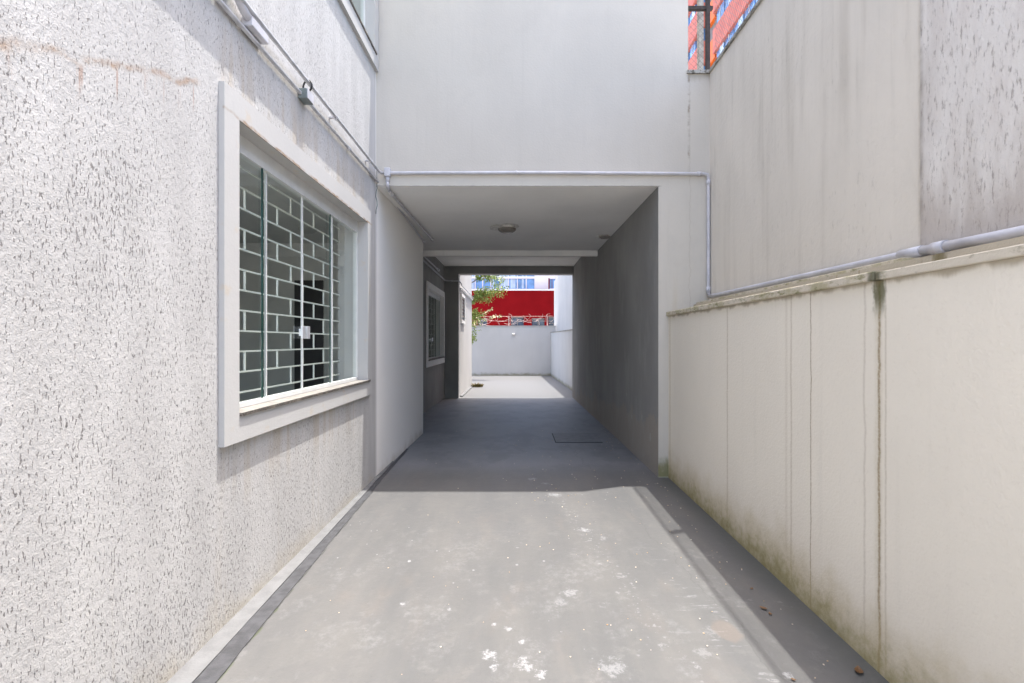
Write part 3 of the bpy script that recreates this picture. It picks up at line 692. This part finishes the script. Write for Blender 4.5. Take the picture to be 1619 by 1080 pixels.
# ---------------------------------------------------------------- orange apartment tower
X0 = 14.5
ob = thing('apartment_building', (X0+4, 40, -.1), 'tall apartment block with salmon mosaic bands, orange panels and blue glazing above the tall wall', 'building')
MB().box(X0+.4, X0+14, 18, 60, -1.6, 40).build('core', M['greywall'], ob)
base = 1.471*X0
for k in range(-1, 4):
    z0 = base + k*3.0
    MB().box(X0, X0+.398, 18, 35.7, z0, z0+1.76).build('band', M['salmon'], ob)
    MB().box(X0, X0+.398, 37.9, 60, z0+.55, z0+2.4).build('band', M['salmon'], ob)
    MB().box(X0+.15, X0+.397, 35.72, 37.0, z0-.2, z0+1.4).build('panel', M['orange'], ob)
    for y, za, zb in [(26.9 + i*1.45, z0+1.95, z0+2.98) for i in range(6)] + [(38.1 + i*1.6, z0+2.5, z0+3.5) for i in range(4)]:
        wo = MB().box(X0+.2, X0+.395, y, y+1.28, za, zb).build('window', M['blueglass'], ob)
        MB().box(X0+.15, X0+.199, y+.62, y+.66, za, zb).build('mullion', M['alu'], wo)
        if random.random() < .45: MB().box(X0+.17, X0+.198, y+.05, y+.6, za+.2, zb).build('blind', M['bluelight'], wo)

# ---------------------------------------------------------------- red building beyond the yard
rb = thing('red_building', (-2, 36, -.1), 'red building with a white glazed upper storey beyond the back wall', 'building')
D = 35.0
def px(x): return (x-818)*D/760
def pz(y): return (540-y)*D/760
holes = [(px(a), px(b), pz(515), pz(501 if i % 2 else 503)) for i, (a, b) in enumerate(((640, 668), (700, 726), (756, 770), (808, 828), (841, 861), (867, 890)))]
MB().plate((-14, 10), (-1.6, pz(459.5)), holes, D, D+.3, 'y').build('wall', M['red'], rb)
MB().box(-14, 10, D-.05, D+.35, pz(459.4), pz(457.6)).build('parapet', M['farwhite'], rb)
for a, b, c_, d in holes:
    wo = MB().box(a+.001, b-.001, D+.12, D+.16, c_+.001, d-.001).build('window', M['darkglass'], rb)
    g = MB(); g.box(a+.001, b-.001, D+.06, D+.119, d-.09, d-.002); g.box((a+b)/2-.03, (a+b)/2+.03, D+.06, D+.119, c_+.001, d-.091); g.build('frame', M['greywall'], wo)
MB().box(-14, 10, D+.301, D+9, -1.6, pz(459.6)).build('core', M['red'], rb)
D2 = 36.5
def qx(x): return (x-818)*D2/760
def qz(y): return (540-y)*D2/760
MB().plate((-14, 10), (qz(460), 9), [(qx(740), qx(845), qz(456.5), qz(440.5)), (qx(740), qx(845), qz(437), 8.2), (qx(869), qx(878), qz(456), qz(441))], D2, D2+.3, 'y').build('upper_wall', M['farwhite'], rb)
MB().box(-13.9, 9.9, D2+.32, D2+8, qz(459.5), 8.9).build('core', M['farwhite'], rb)
for z0, z1 in ((qz(456.4), qz(440.6)), (qz(436.9), 8.19)):
    wo = MB().box(qx(740)+.001, qx(845)-.001, D2+.14, D2+.2, z0, z1).build('glazing', M['blueglass'], rb)
    for xx in (751, 763, 776, 790, 804, 818, 832): MB().box(qx(xx)-.04, qx(xx)+.04, D2+.08, D2+.139, z0, z1).build('mullion', M['farwhite'], wo)
    for a, b in ((790, 804), (806, 816), (745, 750), (777, 782), (824, 829)): MB().box(qx(a)+.05, qx(b)-.05, D2+.11, D2+.138, z0+.02, z1-.02).build('blind', M['bluelight'], wo)
wo = MB().box(qx(869)+.001, qx(878), D2+.1, D2+.2, qz(456)+.001, qz(441)-.001).build('window', M['blueglass'], rb)
MB().box(qx(867), qx(869), D2-.02, D2+.05, qz(457), qz(440)).box(qx(872.5), qx(873.2), D2+.04, D2+.09, qz(455.9), qz(441.1)).build('frame', M['red'], wo)

# ---------------------------------------------------------------- plants
def leaf(g, p, d, L, W, roll=None):
    d = d.normalized(); s_ = d.cross(Vector((0, 0, 1)));
    if s_.length < .1: s_ = Vector((1, 0, 0))
    s_.normalize(); s_ = Matrix.Rotation(random.uniform(-1.2, 1.2) if roll is None else roll, 3, d) @ s_; n = s_.cross(d)*L*.12
    a = p; b = p + d*L*.5 + s_*W*.5 + n; c_ = p + d*L; e = p + d*L*.5 - s_*W*.5 + n
    i = len(g.v); g.v += [tuple(a), tuple(b), tuple(c_), tuple(e)]; g.f.append((i, i+1, i+2, i+3)); g.m.append(0)
random.seed(11)
tr = thing('tree', (-2.35, 18.6, H-1.47), 'leafy green tree leaning over the corner of the rear yard', 'tree')
tg = MB(); tips = []
tg.tube([(-2.35, 18.6, -1.5), (-2.3, 18.6, -.4), (-2.2, 18.55, .5), (-2.0, 18.5, 1.4), (-1.9, 18.5, 2.4), (-1.8, 18.5, 3.2)], .10, 9, .03)
def limb(p, q, r):
    p, q = Vector(p), Vector(q); pts = [p.lerp(q, k/5) + Vector((0, 0, .12*math.sin(math.pi*k/5))) + Vector([random.uniform(-.04, .04) for _ in range(3)])*(0 < k < 5) for k in range(6)]
    tg.tube(pts, r, 6, r*.3); return pts
blobs = []
for p, q in (((-2.1, 18.5, .9), (-1.50, 18.5, 1.0)), ((-2.0, 18.5, 1.4), (-1.15, 18.6, 1.75)), ((-2.0, 18.5, 1.6), (-.65, 18.4, 2.0)), ((-1.9, 18.5, 2.2), (-.75, 18.6, 2.55)),
             ((-1.9, 18.5, 2.5), (-1.2, 18.3, 2.75)), ((-1.9, 18.5, 2.6), (-2.6, 18.7, 3.0)), ((-2.1, 18.5, 1.2), (-2.8, 18.8, 1.9)), ((-2.2, 18.5, .6), (-1.72, 18.3, .62)), ((-2.3, 18.5, .0), (-1.72, 18.2, .14))):
    pts = limb(p, q, .025)
    for k, pt in enumerate(pts[2:]): blobs.append((pt, .15 + .05*k))
tg.build('trunk', M['bark'], tr)
lg = MB()
for c_, r in blobs:
    for _ in range(130):
        v_ = Vector([random.gauss(0, 1) for _ in range(3)]); v_.normalize(); v_ *= r*random.uniform(.25, 1.12)
        p = c_ + v_*(1 if c_.z > .5 else .55)
        dr = v_.normalized()*.5 + Vector((random.uniform(-.7, .7), random.uniform(-.7, .7), random.uniform(-.9, .2)))
        leaf(lg, p, dr, random.uniform(.06, .12), random.uniform(.035, .06))
lg.build('crown', M['leaf'], tr, weld=False)
def branch(pts, label, nl, L):
    pts = [Vector(p) for p in pts]
    r = thing('plant', (pts[0].x, pts[0].y, pts[0].z+H), label, 'plant', 'pale leafy branches reaching over the back wall')
    MB().tube(pts, .012, 6, .004).build('stem', M['twig'], r)
    g = MB()
    for k in range(nl):
        t = random.uniform(.05, 1)*(len(pts)-1); i = min(int(t), len(pts)-2); p = pts[i].lerp(pts[i+1], t-i)
        leaf(g, p, Vector((random.uniform(-.4, 1), random.uniform(-.6, .6), random.uniform(-.8, 1))), L*random.uniform(.7, 1.2), L*.5)
    g.build('foliage', M['leaf_pale'], r, weld=False)
branch([(-2.1, 20.0, .6), (-1.8, 20.2, .95), (-1.45, 20.3, 1.13), (-1.1, 20.4, 1.38)], 'upper pale variegated branch pointing up right before the red wall', 46, .11)
branch([(-2.1, 20.1, .5), (-1.8, 20.3, .78), (-1.3, 20.4, .98), (-.72, 20.5, 1.10)], 'lower pale variegated branch lying nearly level before the red wall', 60, .11)
# dry creeper and wire on the back wall
wf = thing('wire_fence', (0, 20.9, H+.68), 'thin wire strung on short posts along the back wall top', 'fence')
for x in (-3.2, -.37, 1.3): MB().box(x-.02, x+.02, 20.88, 20.92, .686, 1.12).build('post', M['twig'], wf)
MB().tube([(-5, 20.9, 1.10), (-.37, 20.9, 1.09), (1.55, 20.9, 1.10)], .007, 5).tube([(-5, 20.9, .9), (1.55, 20.9, .89)], .004, 5).build('wire', M['twig'], wf)
random.seed(23)
vp = thing('dry_creeper', (.2, 20.9, H+.68), 'dry pinkish leafless creeper tangled in the wire on the back wall', 'plant')
g = MB()
for k in range(24):
    x = random.uniform(-1.9, 1.5); z = random.uniform(.69, .95); p = Vector((x, 20.88, z)); a = random.uniform(-.3, 1.4) if random.random() < .6 else random.uniform(1.8, 3.3); pts = [p.copy()]
    for i in range(random.randint(4, 9)):
        a += random.uniform(-.6, .6); p = p + Vector((math.cos(a)*.08, random.uniform(-.03, .03), math.sin(a)*.055)); p.z = min(max(p.z, .70), 1.2); p.x = min(p.x, 1.58); pts.append(p.copy())
    g.tube(pts, .0085, 5, .004)
g.build('stems', M['twig'], vp)
# weed tuft by the yard kerb
random.seed(31)
wd = thing('weed', (-1.36, 15.5, H-1.47), 'ochre green weed tuft at the foot of the yard building', 'weed')
g = MB()
for k in range(200):
    a = random.uniform(0, 6.28); r = random.random()**.7*.13
    leaf(g, Vector((-1.30+r*1.3*math.cos(a), 15.5+r*math.sin(a), -1.472)), Vector((math.cos(a)*.9, math.sin(a)*.9, random.uniform(.5, 2.8))), random.uniform(.05, .17), .022)
g.build('foliage', M['weed'], wd, weld=False)
# fallen leaves on the driveway by the right wall
random.seed(41)

spots = [(1.305, 2.55, 'dry brown leaf lying in the shade strip by the low cream wall'), (1.315, 2.50, 'smaller dry leaf touching the brown leaf in the shade strip'),
         (1.47, 2.07, 'large curled orange brown leaf at the very front by the mossy wall foot'), (1.16, 2.02, 'tiny dry leaf on the sunlit floor near the front edge'), (1.34, 2.75, 'pale dry leaf farthest back in the shade strip')]
for i, (x, y, lb) in enumerate(spots):
    g = MB(); L = (.04, .028, .055, .022, .025)[i]; a = random.uniform(0, 6.28); n = 5
    for k in range(n):
        for j in range(3):
            t = k/(n-1); wv = math.sin(math.pi*min(.97, t+.03))*L*.32*(j-1)
            g.v.append((x+math.cos(a)*L*(t-.5)-math.sin(a)*wv, y+math.sin(a)*L*(t-.5)+math.cos(a)*wv, fz(y)+.004+.35*abs(wv)+L*.22*(t-.5)**2*3))
    for k in range(n-1):
        for j in range(2): q = k*3+j; g.f.append((q, q+1, q+4, q+3)); g.m.append(0)
    tag(g.build('fallen_leaf', M['deadleaf']), lb, 'leaf', 'dry leaves fallen on the driveway')
g = MB(); random.seed(51)
for k in range(290):
    y = random.uniform(1.8, 8); x = random.choice((random.uniform(-1.2, 1.5), random.gauss(1.35, .12), random.gauss(.5, .3)))
    if not -1.2 < x < 1.42: continue
    r = random.uniform(.002, .0055)*(1.4 if y > 4 else 1); z = fz(y)+.0005; a = random.uniform(0, 3)
    p = [(x+r*math.cos(a+q)*random.uniform(.7, 1.3), y+r*math.sin(a+q)*random.uniform(.7, 1.3)) for q in (0, 1.57, 3.14, 4.71)]
    g.hexa([(u, v_, z) for u, v_ in p], [(u, v_, z+r*.5) for u, v_ in p])
tag(g.build('grit', M['litter'], weld=False), 'tiny pale grit and paint crumbs scattered over the grey floor', 'grit', kind='stuff')
